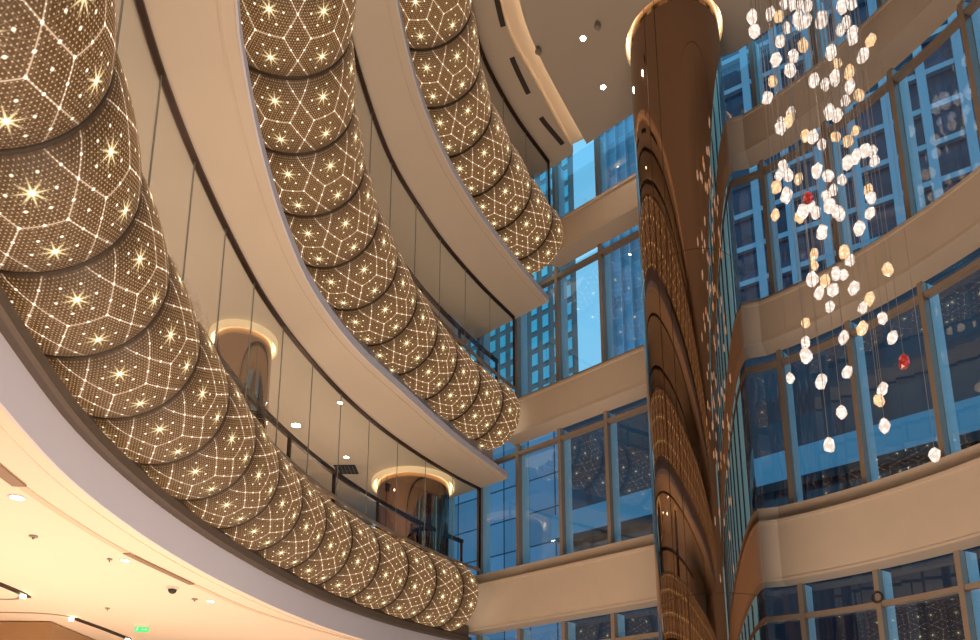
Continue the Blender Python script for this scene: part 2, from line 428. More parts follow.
# ------------------------------------------------------------------ lantern tubes
def tube(key, label):
    zc, pts = TUB[key]
    path = smooth_curve(pts, 0.12); S = arclen(path); total = S[-1]
    root = thing('lantern_tube', (path[0][0], path[0][1], zc), label, 'lantern tube', 'glowing lantern tubes along the curved balconies')
    last = {'A': 0.64, 'B': 0.87, 'C': 0.74}[key]; PT = {'A': 1.182, 'B': 1.18, 'C': 1.23}[key]
    bounds = [total, total - last]
    while bounds[-1] > PT + 0.3: bounds.append(bounds[-1] - PT)
    NV = 72; V0 = {'A': 0.58, 'B': 0.34, 'C': 0.30}[key]
    for i in range(len(bounds) - 1):
        s1, s0 = bounds[i], bounds[i + 1]
        NU = 18
        bm = bmesh.new(); uvl = bm.loops.layers.uv.new('UVMap'); rings = []
        Ls = s1 - s0
        us = []
        for a in range(NU + 1):
            t = a / NU
            s = s0 + Ls * t
            full = t * Ls / PT if i == 0 else t
            us.append(full)
            prof = max(0.0, math.sin(PI * min(1, max(0, t)))) ** 0.5
            r = TR * (0.91 + 0.09 * prof)
            if i == 0 and t > 0.5: r = TR * (0.80 + 0.20 * prof)
            c = at(path, S, s); e1 = at(path, S, s + 0.05); e0 = at(path, S, s - 0.05)
            dx, dy = e1[0] - e0[0], e1[1] - e0[1]; L = math.hypot(dx, dy); nx, ny = dy / L, -dx / L      # towards the atrium
            ring = []
            for q in range(NV):
                th = 2 * PI * q / NV
                ring.append(bm.verts.new((c[0] + nx * r * math.cos(th), c[1] + ny * r * math.cos(th), zc + r * math.sin(th))))
            rings.append(ring)
        for a in range(NU):
            for q in range(NV):
                q2 = (q + 1) % NV
                f = bm.faces.new((rings[a][q], rings[a][q2], rings[a + 1][q2], rings[a + 1][q])); f.smooth = True
                for lp, (uu, vv) in zip(f.loops, ((us[a], q), (us[a], q + 1), (us[a + 1], q + 1), (us[a + 1], q))):
                    lp[uvl].uv = (uu, vv / NV * CELLS + V0)
        if i == 0:
            f = bm.faces.new(rings[-1])
        f = bm.faces.new(rings[0]) if i == len(bounds) - 2 else None
        bmesh.ops.recalc_face_normals(bm, faces=bm.faces)
        bmesh.ops.translate(bm, verts=bm.verts, vec=-Vector(root.location))
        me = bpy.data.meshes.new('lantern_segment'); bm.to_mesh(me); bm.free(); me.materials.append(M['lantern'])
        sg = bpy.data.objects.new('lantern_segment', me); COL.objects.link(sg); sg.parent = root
        # seam ring between two segments
        if i > 0 or True:
            c = at(path, S, s0); e1 = at(path, S, s0 + 0.05); e0 = at(path, S, s0 - 0.05)
            dx, dy = e1[0] - e0[0], e1[1] - e0[1]; L = math.hypot(dx, dy); tx, ty = dx / L, dy / L; nx, ny = ty, -tx
            bm = bmesh.new(); rg = []
            for q in range(48):
                th = 2 * PI * q / 48; ring = []
                for w in range(6):
                    ph = 2 * PI * w / 6; rr = TR * 0.914 + 0.018 * math.cos(ph); al = 0.032 * math.sin(ph)
                    ring.append(bm.verts.new((c[0] + nx * rr * math.cos(th) + tx * al, c[1] + ny * rr * math.cos(th) + ty * al, zc + rr * math.sin(th))))
                rg.append(ring)
            for q in range(48):
                for w in range(6):
                    bm.faces.new((rg[q][w], rg[(q + 1) % 48][w], rg[(q + 1) % 48][(w + 1) % 6], rg[q][(w + 1) % 6]))
            mb = MB(); mb.bm.free(); mb.bm = bm
            bmesh.ops.translate(bm, verts=bm.verts, vec=-Vector(root.location))
            so = mb.build('seam_ring', M['net'], smooth=True); so.parent = root
    return root
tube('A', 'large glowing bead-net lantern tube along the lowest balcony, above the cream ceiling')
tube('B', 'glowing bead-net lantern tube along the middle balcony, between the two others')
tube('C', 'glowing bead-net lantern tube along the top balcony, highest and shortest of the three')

# ------------------------------------------------------------------ glass screens behind the tubes
def screen(key, ztop, zbot, label):
    g = GLS[key]; S = arclen(g); tot = S[-1]
    root = thing('glass_screen', (g[-1][0], g[-1][1], zbot), label, 'glass screen', 'full height glass screens on the balconies')
    L0 = Vector(root.location)
    W = 1.19; n = int((tot - 6.0) / W)
    for i in range(n):
        s1 = tot - i * W - 0.012; s0 = tot - (i + 1) * W + 0.012
        p = cut(g, s0, s1, 0.3)
        mb = MB().sweep(p, [(-0.008, zbot), (0.008, zbot), (0.008, ztop), (-0.008, ztop)])
        bmesh.ops.translate(mb.bm, verts=mb.bm.verts, vec=-L0)
        o = mb.build('glass_pane', M['railglass']); o.parent = root
        q = at(g, S, s0 - 0.012)
        mb = MB().box((q[0], q[1], (zbot + ztop) / 2), (0.016, 0.016, ztop - zbot))
        bmesh.ops.translate(mb.bm, verts=mb.bm.verts, vec=-L0)
        o = mb.build('glass_joint', M['joint']); o.parent = root
    s0 = tot - n * W
    p = cut(g, s0, tot, 0.3)
    for nm, prof in (('top_channel', [(-0.045, ztop - 0.03), (0.045, ztop - 0.03), (0.045, ztop + 0.03), (-0.045, ztop + 0.03)]),
                     ('base_channel', [(-0.025, zbot - 0.05), (0.025, zbot - 0.05), (0.025, zbot + 0.02), (-0.025, zbot + 0.02)])):
        mb = MB().sweep(p, prof); bmesh.ops.translate(mb.bm, verts=mb.bm.verts, vec=-L0)
        o = mb.build(nm, M['darkrail'] if nm == 'top_channel' else M['bronze']); o.parent = root
    mb = MB().box((g[-1][0], g[-1][1], (zbot + ztop) / 2), (0.045, 0.045, ztop - zbot), R(-41))
    bmesh.ops.translate(mb.bm, verts=mb.bm.verts, vec=-L0)
    o = mb.build('end_post', M['darkrail']); o.parent = root
screen('A', 7.79, 5.46, 'tall curved clear glass screen above the lowest lantern tube')
screen('B', 12.49, 10.33, 'tall curved clear glass screen above the middle lantern tube')
screen('C', 16.64, 15.18, 'curved clear glass screen above the top lantern tube, under the ceiling')

def handrail(key, z, d, label):
    g = offset(GLS[key], d); S = arclen(g); tot = S[-1]
    root = thing('handrail', (g[-1][0], g[-1][1], FLO[key]), label, 'handrail', 'dark handrails behind the glass screens'); L0 = Vector(root.location)
    p = cut(g, tot - 14, tot - 0.35, 0.3)
    mb = MB().sweep(p, [(-0.035, z - 0.05), (0.035, z - 0.05), (0.035, z + 0.05), (-0.035, z + 0.05)])
    bmesh.ops.translate(mb.bm, verts=mb.bm.verts, vec=-L0); mb.build('rail', M['darkrail']).parent = root
    for i in range(8):
        q = at(g, S, tot - 0.4 - i * 1.75)
        mb = MB().box((q[0], q[1], (z + FLO[key]) / 2), (0.07, 0.05, z - FLO[key]))
        bmesh.ops.translate(mb.bm, verts=mb.bm.verts, vec=-L0); mb.build('post', M['darkrail']).parent = root
handrail('A', 6.22, 0.32, 'dark bronze handrail behind the lowest glass screen')
handrail('B', 11.05, 0.32, 'dark bronze handrail behind the middle glass screen')
handrail('C', 15.9, 0.32, 'dark bronze handrail behind the top glass screen')

# ------------------------------------------------------------------ atrium ceiling
dline = smooth_curve([(4.2, -5.95), (2.9, -3.0), (1.6, 0.0), (0.75, 3.0), (0.15, 6.0), (-0.1, 8.5), (-0.15, 10.4), (0.0, 11.9), (0.22, 12.8), (0.50, 13.69), (1.10, 14.72), (2.27, 16.78)], 0.25)
cline = smooth_curve([(4.7, -5.95), (3.4, -3.0), (2.1, 0.0), (1.2, 3.0), (0.6, 6.0), (0.32, 8.5), (0.30, 10.4), (0.45, 11.9), (0.64, 12.8), (0.92, 13.58), (1.49, 14.66), (2.60, 16.52)], 0.25)
struct(MB().prism(list(dline) + [(2.27, wally(2.27)), (-9.9, wally(-9.9)), (-11.9, wally(-9.9)), (-11.9, -5.95)], CEIL, CEIL + 0.12).build('ceiling', M['plaster']), 'beige soffit strip with air slots beside the lit cove')
fin_path = [p for p in FPATH if p[0] > 2.62]
cp = list(cline) + [(2.60, wally(2.60) - 0.01)] + [(x - 0.0, y) for x, y in fin_path]
# ceiling plate with a round hole for the column
CX_, CY_, HR, CR = 4.25, 13.69, 1.09, 1.0
def ceiling_with_hole():
    bm = bmesh.new()
    outer = [bm.verts.new((x, y, CEIL)) for x, y in cp]
    inner = [bm.verts.new((CX_ + HR * math.cos(2 * PI * i / 64), CY_ + HR * math.sin(2 * PI * i / 64), CEIL)) for i in range(64)]
    es = [bm.edges.new((outer[i], outer[(i + 1) % len(outer)])) for i in range(len(outer))]
    es += [bm.edges.new((inner[i], inner[(i + 1) % 64])) for i in range(64)]
    bmesh.ops.triangle_fill(bm, edges=es, use_beauty=True, use_dissolve=False)
    # remove triangles that fell inside the hole
    kill = [f for f in bm.faces if math.dist(f.calc_center_median().xy, (CX_, CY_)) < HR * 0.98 and all(v in set(inner) for v in f.verts)]
    bmesh.ops.delete(bm, geom=kill, context='FACES')
    r = bmesh.ops.extrude_face_region(bm, geom=list(bm.faces))
    bmesh.ops.translate(bm, verts=[g for g in r['geom'] if isinstance(g, bmesh.types.BMVert)], vec=(0, 0, 0.12))
    mb = MB(); mb.bm.free(); mb.bm = bm
    return mb.build('ceiling', M['ceilpaint'])
struct(ceiling_with_hole(), 'flat grey-beige atrium ceiling with the column hole')
# cove between the strip and the ceiling
roof = list(offset(dline, 0.5)) + [(2.0, wally(2.0) - 0.02)] + [(x, y) for x, y in WPATH if x > 2.2 and x < 60]
struct(MB().prism([(-11.9, -5.95), (-11.9, wally(-9.9)), (-9.9, wally(-9.9))] + [p for p in FPATH if p[1] < wally(-5.6) and p[0] > -5.4] + [(8.8, -5.95)], 17.35, 17.5).build('ceiling', M['cream']), 'roof slab over the atrium ceiling')
cend = [p for p in offset(dline, -0.0)]
struct(MB().sweep(dline, [(0.06, 16.90), (-0.95, 16.90), (-0.95, 16.96), (0.06, 16.96)]).build('trim_cove', M['cream']), 'cream curved recess between the soffit and the ceiling')
struct(MB().sweep(dline, [(0.0, CEIL + 0.12), (0.03, CEIL + 0.12), (0.03, 16.90), (0.0, 16.90)]).build('trim_cove', M['cream']))
cv = MB().sweep([p for p in offset(cline, -0.16) if p[1] > 4], [(-0.03, CEIL + 0.125), (0.03, CEIL + 0.125), (0.03, CEIL + 0.15), (-0.03, CEIL + 0.15)]).build('cove_light', M['cove'])
tag(cv, 'warm curved light strip hidden in the ceiling cove', 'light strip')

# ------------------------------------------------------------------ facade beams
def beam(key, xstart):
    z0, z1 = Z_F[key]
    path = [(xstart, wally(xstart)), (3.7, 15.6), (5.41, 14.11)] + FCURVE
    NN = normals(path); up = {'A': 0.36, 'B': 0.24, 'C': 0.18}[key]
    # mitre the two corners of the facet so that the three pieces meet
    pr = [(0.0, z0), (0.0, z0 + 0.05), (0.02, z0 + 0.055), (0.02, z1 - 0.07), (-0.015, z1 - 0.065), (-0.015, z1), (0.32, z1), (0.26, z1 + up), (0.56, z1 + up), (0.56, z0)]
    names = {'A': 'lowest', 'B': 'middle', 'C': 'top'}
    struct(MB().sweep(path[:3], pr, N=NN[:3]).build('wall_far', M['stone']), 'straight beige facade beam, %s of the three on the far wall' % names[key])
    struct(MB().sweep(path[2:4], pr, N=NN[2:4]).build('trim_pier', M['pier']), 'pale facet where the %s beam turns behind the column' % names[key])
    struct(MB().sweep(path[3:], pr, N=NN[3:]).build('wall_right', M['stone']), 'curved beige facade beam, %s of the three on the right' % names[key])
beam('A', -0.75); beam('B', 0.35); beam('C', 1.5)

# ------------------------------------------------------------------ windows
LV = [('A0', -1.6, 3.78, 3.12), ('A', 5.36, 9.02, 8.74), ('B', 10.18, 13.88, 13.62), ('C', 15.03, 17.35, None)]
NAMEZ = {'A0': 'below the lowest beam', 'A': 'between the lowest and middle beams', 'B': 'between the middle and top beams', 'C': 'above the top beam'}
wn = 0
smin = S0 - 7 * BAY + 0.0
i = -7
bays = []
while S0 + (i + 1) * BAY < WS[-1] - 0.05:   # bays along the whole facade
    bays.append(i); i += 1
# the pane east of mullion 1 is cut by the facet
def wp(s): return at(WPATH, WS, s)
SR = min((6 + i * 0.003 for i in range(6000)), key=lambda q: math.dist(at(WPATH, WS, q), (6.29, 14.27)))
def ms(i): return S0 + i * BAY if i < 2 else SR + (i - 2) * BAY      # arc position of mullion i
for (lv, z0, z1, zt) in LV:
    for i in bays:
        s0 = ms(i); s1 = ms(i + 1)
        if s1 > WS[-1]: continue
        if s0 < WS[0]: continue
        if s0 > S0 + 9 * BAY and lv == 'C' : pass
        p0, p1 = wp(s0), wp(s1)
        zz0, zz1 = z0, z1
        if p1[0] < -0.6 and lv in ('A',): zz1 = 7.79
        wn += 1
        path = cut(WPATH, s0 + 0.02, s1 - 0.02, 0.3)
        pane = MB().sweep(path, [(0.10, zz0), (0.112, zz0), (0.112, zz1), (0.10, zz1)]).build('window_%d' % wn, M['winglass'])
        struct(pane)
        d = Vector((p1[0] - p0[0], p1[1] - p0[1])); ang = math.atan2(d.y, d.x); n = Vector((-d.y, d.x)).normalized()
        c = Vector(p0) + n * 0.02
        m = MB().box((c.x, c.y, (zz0 + zz1) / 2), (0.095, 0.16, zz1 - zz0), ang).build('mullion', M['bronze']); m.parent = pane
        c = Vector(p0) + n * 0.26
        m = MB().box((c.x, c.y, (zz0 + zz1) / 2), (0.11, 0.30, zz1 - zz0), ang).build('outer_fin', M['fin']); m.parent = pane
        if zt:
            tp = cut(WPATH, s0 + 0.05, s1 - 0.05, 0.3)
            m = MB().sweep(tp, [(-0.05, zt - 0.05), (0.10, zt - 0.05), (0.10, zt + 0.05), (-0.05, zt + 0.05)]).build('transom', M['bronze']); m.parent = pane
            zl = zz0 + 0.32 if lv != 'A0' else None
        tp = cut(WPATH, s0 + 0.05, s1 - 0.05, 0.3)
        if lv != 'A0':
            m = MB().sweep(tp, [(0.13, zz0 + 0.10), (0.17, zz0 + 0.10), (0.17, zz0 + 0.13), (0.13, zz0 + 0.13)]).build('sill_bar', M['darkrail']); m.parent = pane

# round ring fixed to a lower right mullion
ring = bmesh.new()
ma, mb_ = wp(ms(3) + 0.1), wp(ms(3) - 0.1)
ta = math.atan2(ma[1] - mb_[1], ma[0] - mb_[0])
cx, cy, cz = wp(ms(3))[0] + math.sin(ta) * 0.085, wp(ms(3))[1] - math.cos(ta) * 0.085, 3.24
rr = []
for a in range(32):
    t = 2 * PI * a / 32; rg = []
    for b in range(8):
        ph = 2 * PI * b / 8; r_ = 0.095 + 0.018 * math.cos(ph); y_ = 0.018 * math.sin(ph)
        lx = r_ * math.cos(t)
        rg.append(ring.verts.new((cx + lx * math.cos(ta) - y_ * math.sin(ta), cy + lx * math.sin(ta) + y_ * math.cos(ta), cz + r_ * math.sin(t))))
    rr.append(rg)
for a in range(32):
    for b in range(8): ring.faces.new((rr[a][b], rr[(a + 1) % 32][b], rr[(a + 1) % 32][(b + 1) % 8], rr[a][(b + 1) % 8]))
mb = MB(); mb.bm.free(); mb.bm = ring
tag(mb.build('mullion_ring', M['darkrail'], smooth=True), 'dark metal ring fixed on the lower right mullion', 'ring')

# ------------------------------------------------------------------ shell behind and below
struct(MB().box((-0.5, 10, -1.7), (25, 34, 0.2)).build('floor', M['marble']), 'pale marble lobby floor')
struct(MB().box((-1.6, BACKY - 0.1, 8), (21, 0.2, 19.0)).build('wall_back', M['plaster']), 'beige wall behind the viewpoint')
struct(MB().box((-12.0, 10, 8), (0.2, 33, 19.0)).build('wall_left', M['plaster']), 'beige wall at the back of the balconies')
w2 = MB()
w2.bar((-9.9, wally(-9.9) + 0.3, -1.6 + 9.5), (-5.0, wally(-5.0) + 0.6, -1.6 + 9.5), 0.2, 19)
struct(w2.build('wall_corner', M['plaster']))
# back wall of each corridor with shallow door recesses
for k, z0, z1 in (('A', 5.1, 7.8), ('B', 9.98, 12.5), ('C', 14.83, 16.65)):
    p = [q for q in offset(GLS[k], 3.6) if q[1] < wally(q[0]) - 3.0 and q[1] > -4]
    struct(MB().sweep(p, [(0, z0), (0.15, z0), (0.15, z1), (0, z1)]).build('wall_corridor', M['plaster']), 'beige corridor wall behind the %s glass screen' % LEVELNAME[k])
# brown panelled wall below the cream ceiling
struct(MB().prism([(-11.8, 13.80), (-8.6, 13.95), (-8.9, 17.4), (-11.8, 18.0)], -1.6, 2.93).build('wall_panelled', M['wood']), 'brown panelled lobby wall at the lower left')

# ------------------------------------------------------------------ mirrored columns
def column(x, y, r, z0, z1, hole, label, joints=True, H=0.30, nvert=(216, 231, 20, 100)):
    root = thing('mirror_column', (x, y, z0), label, 'column', 'bronze mirrored columns')
    mb = MB().cyl((0, 0, (z1 - z0) / 2), r, z1 - z0, 96)
    o = mb.build('shaft', M['mirror']); auto_smooth(o); o.parent = root
    for dg in nvert:
        a = R(dg)
        m = MB().box((math.cos(a) * (r + 0.0005), math.sin(a) * (r + 0.0005), (z1 - z0) / 2), (0.006, 0.010, z1 - z0), a).build('panel_joint', M['seam']); m.parent = root
    if joints:
        zz = 4.8
        while zz < z1 - z0 - 1:
            m = MB().cyl((0, 0, zz), r + 0.002, 0.008, 96).build('band_joint', M['seam']); m.parent = root
            zz += 7.1
    # lit ring in the ceiling around the shaft
    bm = bmesh.new()
    rg = thing('ring_light', (x, y, z1 - 0.35), 'warm glowing ceiling ring around the ' + label.split(' column')[0].replace('tall ', '') + ' column', 'ring light', 'lit ceiling rings around the columns')
    prof = [(hole, 0.0), (hole, H), (r + 0.004, H), (r + 0.004, H + 0.02), (hole + 0.03, H + 0.02), (hole + 0.03, 0.0)]
    rings = []
    for a in range(64):
        t = 2 * PI * a / 64; rings.append([bm.verts.new((q * math.cos(t), q * math.sin(t), w)) for q, w in prof])
    for a in range(64):
        for b in range(6): bm.faces.new((rings[a][b], rings[(a + 1) % 64][b], rings[(a + 1) % 64][(b + 1) % 6], rings[a][(b + 1) % 6]))
    mb = MB(); mb.bm.free(); mb.bm = bm
    o = mb.build('cove_shell', M['ringshell'], smooth=False); auto_smooth(o); o.parent = rg
    bm = bmesh.new(); rings = []
    rm = (r + hole) / 2
    for a in range(64):
        t = 2 * PI * a / 64; rings.append([bm.verts.new((q * math.cos(t), q * math.sin(t), w)) for q, w in ((rm - 0.015, H - 0.05), (rm + 0.015, H - 0.05), (rm + 0.015, H - 0.03), (rm - 0.015, H - 0.03))])
    for a in range(64):
        for b in range(4): bm.faces.new((rings[a][b], rings[(a + 1) % 64][b], rings[(a + 1) % 64][(b + 1) % 4], rings[a][(b + 1) % 4]))
    mb = MB(); mb.bm.free(); mb.bm = bm
    mb.build('light_strip', M['ringled']).parent = rg
    return root, rg
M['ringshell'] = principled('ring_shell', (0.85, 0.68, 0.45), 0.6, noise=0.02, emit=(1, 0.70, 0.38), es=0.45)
_, rg = column(CX_, CY_, CR, -1.6, 17.0, HR, 'tall bronze mirrored column rising through the atrium')
rg.location.z = CEIL + 0.003
# columns inside the lowest corridor, behind the glass
_, rg2 = column(-2.09, 18.68, 0.98, 5.1, 7.79, 1.10, 'bronze mirrored column behind the glass beside the far windows', joints=False, H=0.13)
rg2.location.z = 7.8 - 0.13 - 0.02
_, rg3 = column(-4.50, 11.95, 0.50, 5.1, 7.79, 0.57, 'slim bronze mirrored column behind the glass above the middle of the lowest tube', joints=False, H=0.12)
rg3.location.z = 7.8 - 0.12 - 0.02

# ------------------------------------------------------------------ chandelier of crystal pendants
PX = """785,2,c 792,4,c 799,5,c 807,6,c 752,17,c 754.4,31.6,c 770,13.8,c 778.5,16.5,a 787,27.5,c 797.8,17.9,c 806,20.6,c 799,24,c 821.5,19.6,c
842.5,6.2,c 851.8,4.1,c 840.4,30,c 852.8,32.7,c 852.8,39,c 870.7,40.6,a 780.6,41.3,c 802.9,45.4,a 793.6,56,c 830.8,52.3,c 837.3,63.6,a
849.4,72.2,a 863,55.7,c 814,80.1,c 825,84.6,c 834.6,76.3,c 849.7,86.7,c 834.9,80.8,c 772.7,81.5,a 767.2,98,c 844.9,100.8,c 829,111.8,c
837.3,115.2,c 790.9,111.8,c 788.8,120.4,a 781.3,122.1,c 780.6,127.9,c 805.3,135.8,a 812.9,136.5,c 821.8,144.4,c 835.6,136.9,a 855.5,130.7,a
848,141,a 817,170.9,c 864.8,150.6,c 872.4,151.3,c 855.9,156.5,c 847.6,162.3,c 874.5,160.9,c 783,166,c 778.9,176,c 787.8,174.7,c 798.5,178.8,a
776.4,187.4,a 786.4,195.3,c 828,176,c 833.2,189.8,c 826,196,c 829.4,205.6,c 808,197.7,r 836.6,211.5,c 839,214,c 810.5,206.3,c 802.6,211.5,c
815.7,212.5,c 799,217.7,a 775.4,214.9,a 868.3,189.8,a 870.7,197.7,c 870,213.2,c 859.3,228.5,c 813.9,255,a 814.3,265.3,a 812.2,279,c 843.9,252.3,a
849.7,260.2,c 835.6,273.9,c 843.5,274.6,c 824.9,280.8,a 832.8,290.1,c 819,292.8,c 854.2,288,c 829.8,306.6,c 887.5,269.5,a 869.6,299,a 862.8,307.3,c
882.7,318,c 805.7,322.8,a 862,328.3,a 805.3,342.7,c 806,355.8,c 843.9,337.6,c 892.3,337.6,c 904.4,361.6,r 847.3,372,c 790.5,378.1,c 821.2,382.3,c
882.4,389.1,c 878.9,400.5,a 841.4,412.2,c 829,445,c 885,426,c 935,455,c 776,60,c 790,70,c 846,22,c 859,95,a 842,180,c 822,232,c"""
F_, TH_, CXP, CYP = 728.0, math.atan(155 / 728.0), 490.0, 620.0
def ray(u, v):
    a, b = (u - CXP) / F_, (CYP - v) / F_
    return Vector((a, math.cos(TH_) - b * math.sin(TH_), math.sin(TH_) + b * math.cos(TH_)))
def fx_at(y):   # x of the curved facade at y
    best = min(FCURVE, key=lambda p: abs(p[1] - y)); return best[0]
pend = []
for tok in PX.split():
    u, v, kd = tok.split(','); u, v = float(u), float(v)
    d = ray(u, v)
    best = None
    for tries in range(160):                 # keep every crystal clear of the facade and of its neighbours' wires
        y = rnd.uniform(9.7, 12.0) if tries < 80 else rnd.uniform(9.0, 12.0); t = y / d.y
        p = d * t
        if p.x > fx_at(y) - 0.5: continue
        gap = min([math.dist(p.xy, q[3].xy) for q in pend] + [9])
        if best is None or gap > best[0]: best = (gap, p)
        if gap > 0.24: break
    pend.append([u, v, kd, best[1]])
# crystal shapes
def crystal_mesh(seed, name, mat):
    r = random.Random(seed); bm = bmesh.new()
    bmesh.ops.create_icosphere(bm, subdivisions=2, radius=1)
    for v in bm.verts:
        k = 1 + r.uniform(-0.16, 0.10); v.co = Vector((v.co.x * 0.075 * k, v.co.y * 0.075 * k, v.co.z * 0.110 * k))
    me = bpy.data.meshes.new(name); bm.to_mesh(me); bm.free(); me.materials.append(mat); return me
CM = {kd: [crystal_mesh(s * 7 + ord(kd), 'crystal', M[{'c': 'clear', 'a': 'amber', 'r': 'red'}[kd]]) for s in range(5)] for kd in 'car'}
capb = MB().cyl((0, 0, 0), 0.014, 0.03, 10, r2=0.008); capo = capb.build('cap', M['wire']); CAP = capo.data; bpy.data.objects.remove(capo)
wb = MB().cyl((0, 0, 0.5), 0.0042, 1.0, 5); wo = wb.build('wire', M['wire']); WIRE = wo.data; bpy.data.objects.remove(wo)
CN = {'c': 'clear', 'a': 'amber', 'r': 'red'}
zones = [(-5, 30, 'at the top edge of the chandelier'), (30, 62, 'just under the topmost row'), (62, 105, 'before the top curved beam'), (105, 148, 'just below the top curved beam'),
         (148, 183, 'before the windows under the top beam'), (183, 208, 'level with the higher red crystal'), (208, 240, 'just below the higher red crystal'), (240, 285, 'before the middle curved beam, upper row'),
         (285, 325, 'before the middle curved beam, lower row'), (325, 365, 'level with the lower red crystal'), (365, 410, 'below the lower red crystal'), (410, 470, 'among the lowest hanging crystals')]
ordn = ['leftmost', 'second from left', 'third from left', 'fourth from left', 'fifth from left', 'sixth from left', 'seventh from left', 'eighth from left', 'ninth from left', 'tenth from left', 'eleventh from left', 'twelfth from left', 'thirteenth from left', 'fourteenth from left', 'fifteenth from left', 'sixteenth from left']
lab = {}
for (a, b, nm) in zones:
    for kd in 'car':
        L = sorted([i for i, q in enumerate(pend) if a <= q[1] < b and q[2] == kd], key=lambda i: pend[i][0])
        for n_, i in enumerate(L):
            if kd == 'r': lab[i] = 'red crystal pendant, %s of the two red ones' % ('higher' if pend[i][1] < 300 else 'lower')
            elif len(L) == 1: lab[i] = 'the only %s crystal pendant %s' % (CN[kd], nm)
            else: lab[i] = '%s crystal pendant %s, %s' % (CN[kd], nm, 'rightmost' if n_ == len(L) - 1 else ordn[n_])
for i, (u, v, kd, p) in enumerate(pend):
    root = thing('crystal_pendant', p, lab[i], 'pendant', 'crystal pendants of the chandelier', rz=rnd.uniform(0, 6.28))
    big = 1.35 if (u, v) in ((821.5, 19.6), (863.0, 55.7)) else 1.0
    dist = p.length; sc = big * rnd.uniform(1.0, 1.2) * (1.12 if v < 120 else 1.0)
    c = bpy.data.objects.new('crystal', CM[kd][i % 5]); COL.objects.link(c); c.parent = root; c.scale = (sc, sc, sc)
    c.rotation_euler = (rnd.uniform(-.25, .25), rnd.uniform(-.25, .25), 0)
    k = bpy.data.objects.new('cap', CAP); COL.objects.link(k); k.parent = root; k.location = (0, 0, 0.115 * sc)
    w = bpy.data.objects.new('wire', WIRE); COL.objects.link(w); w.parent = root; w.location = (0, 0, 0.125 * sc); w.scale = (1, 1, CEIL - 0.05 - p.z - 0.125 * sc)
cps = [q[3] for q in pend]
mx_, my_ = sum(p.x for p in cps) / len(cps), sum(p.y for p in cps) / len(cps)
cn = MB().cyl((mx_, my_, CEIL - 0.012), 1.0, 0.022, 48).build('chandelier_canopy', M['ceilpaint'], loc=(mx_, my_, CEIL - 0.012))
cn.scale = (1.9, 1.35, 1)
tag(cn, 'flat ceiling plate from which the crystal pendants hang', 'ceiling plate')

# ------------------------------------------------------------------ ceiling fittings
def downlight(x, y, z, r, label, group):
    root = thing('downlight', (x, y, z), label, 'downlight', group)
    bm = bmesh.new(); rings = []
    for a in range(28):
        t = 2 * PI * a / 28; rings.append([bm.verts.new((q * math.cos(t), q * math.sin(t), w)) for q, w in ((r, -0.012), (r * 1.25, -0.008), (r * 1.25, 0.0), (r, 0.0))])
    for a in range(28):
        for b in range(4): bm.faces.new((rings[a][b], rings[(a + 1) % 28][b], rings[(a + 1) % 28][(b + 1) % 4], rings[a][(b + 1) % 4]))
    mb = MB(); mb.bm.free(); mb.bm = bm; mb.build('trim_ring', M['white']).parent = root
    MB().cyl((0, 0, -0.006), r * 0.98, 0.010, 28).build('lens', M['lamp']).parent = root
for (x, y, z, r, l, g) in [
    (2.15, 13.65, CEIL, 0.062, 'bright round downlight in the upper ceiling, nearer the top edge', 'downlights in the atrium ceiling'),
    (2.80, 14.87, CEIL, 0.062, 'bright round downlight in the upper ceiling, nearer the windows', 'downlights in the atrium ceiling'),
    (-5.13, 7.45, 2.95, 0.07, 'downlight in the cream ceiling, nearest the left edge', 'downlights in the cream ceiling'),
    (-5.12, 9.81, 2.95, 0.055, 'downlight in the cream ceiling beside the long slot', 'downlights in the cream ceiling'),
    (-4.84, 12.27, 2.95, 0.055, 'downlight in the cream ceiling, right of the camera dome', 'downlights in the cream ceiling'),
    (-3.21, 13.37 + 0.9, 7.8, 0.05, 'small downlight in the corridor ceiling behind the lowest glass', 'corridor downlights'),
    (-4.42, 15.3, 7.8, 0.10, 'larger downlight deep in the corridor behind the lowest glass', 'corridor downlights'),
    (-3.60, 17.0, 7.8, 0.06, 'downlight beside the square grille in the corridor', 'corridor downlights'),
    (-0.45, 15.0, CEIL, 0.05, 'downlight behind the top glass screen', 'corridor downlights')]:
    downlight(x, y, z, r, l, g)

def slotbar(path, w, z, name, label, cat, group=None, mat=None):
    o = MB().sweep(path, [(-w / 2, z - 0.022), (w / 2, z - 0.022), (w / 2, z + 0.004), (-w / 2, z + 0.004)]).build(name, mat or M['black'], loc=(path[0][0], path[0][1], z))
    return tag(o, label, cat, group)
def sub(path, p, q):
    # portion of a path between the points nearest to p and q
    a = min(range(len(path)), key=lambda i: math.dist(path[i], p)); b = min(range(len(path)), key=lambda i: math.dist(path[i], q))
    return path[min(a, b):max(a, b) + 1]
dmid = smooth_curve([(-0.12, 12.05), (0.05, 12.8), (0.20, 13.39), (0.42, 14.13), (0.86, 15.06), (1.22, 15.74), (1.86, 16.55)], 0.05)
for a, b, l in (((-0.1, 12.1), (0.20, 13.39), 'dark air slot in the upper soffit, at the top edge'), ((0.42, 14.13), (0.86, 15.06), 'dark air slot in the upper soffit, middle of the three'), ((1.22, 15.74), (1.86, 16.55), 'dark air slot in the upper soffit, nearest the windows')):
    slotbar([(x + 0.10, y - 0.02) for x, y in sub(dmid, a, b)], 0.12, CEIL, 'air_slot', l, 'air vent', 'air slots in the upper soffit', principled('vent_dark', (0.05, 0.038, 0.03), 0.6, noise=0.2, scale=30))
jf = smooth_curve([(-4.6, 5.6), (-4.86, 6.9), (-4.95, 8.2), (-4.92, 9.44), (-4.68, 11.19)], 0.1)
sl_m = principled('slot_brown', (0.28, 0.19, 0.13), 0.6, noise=0.1)
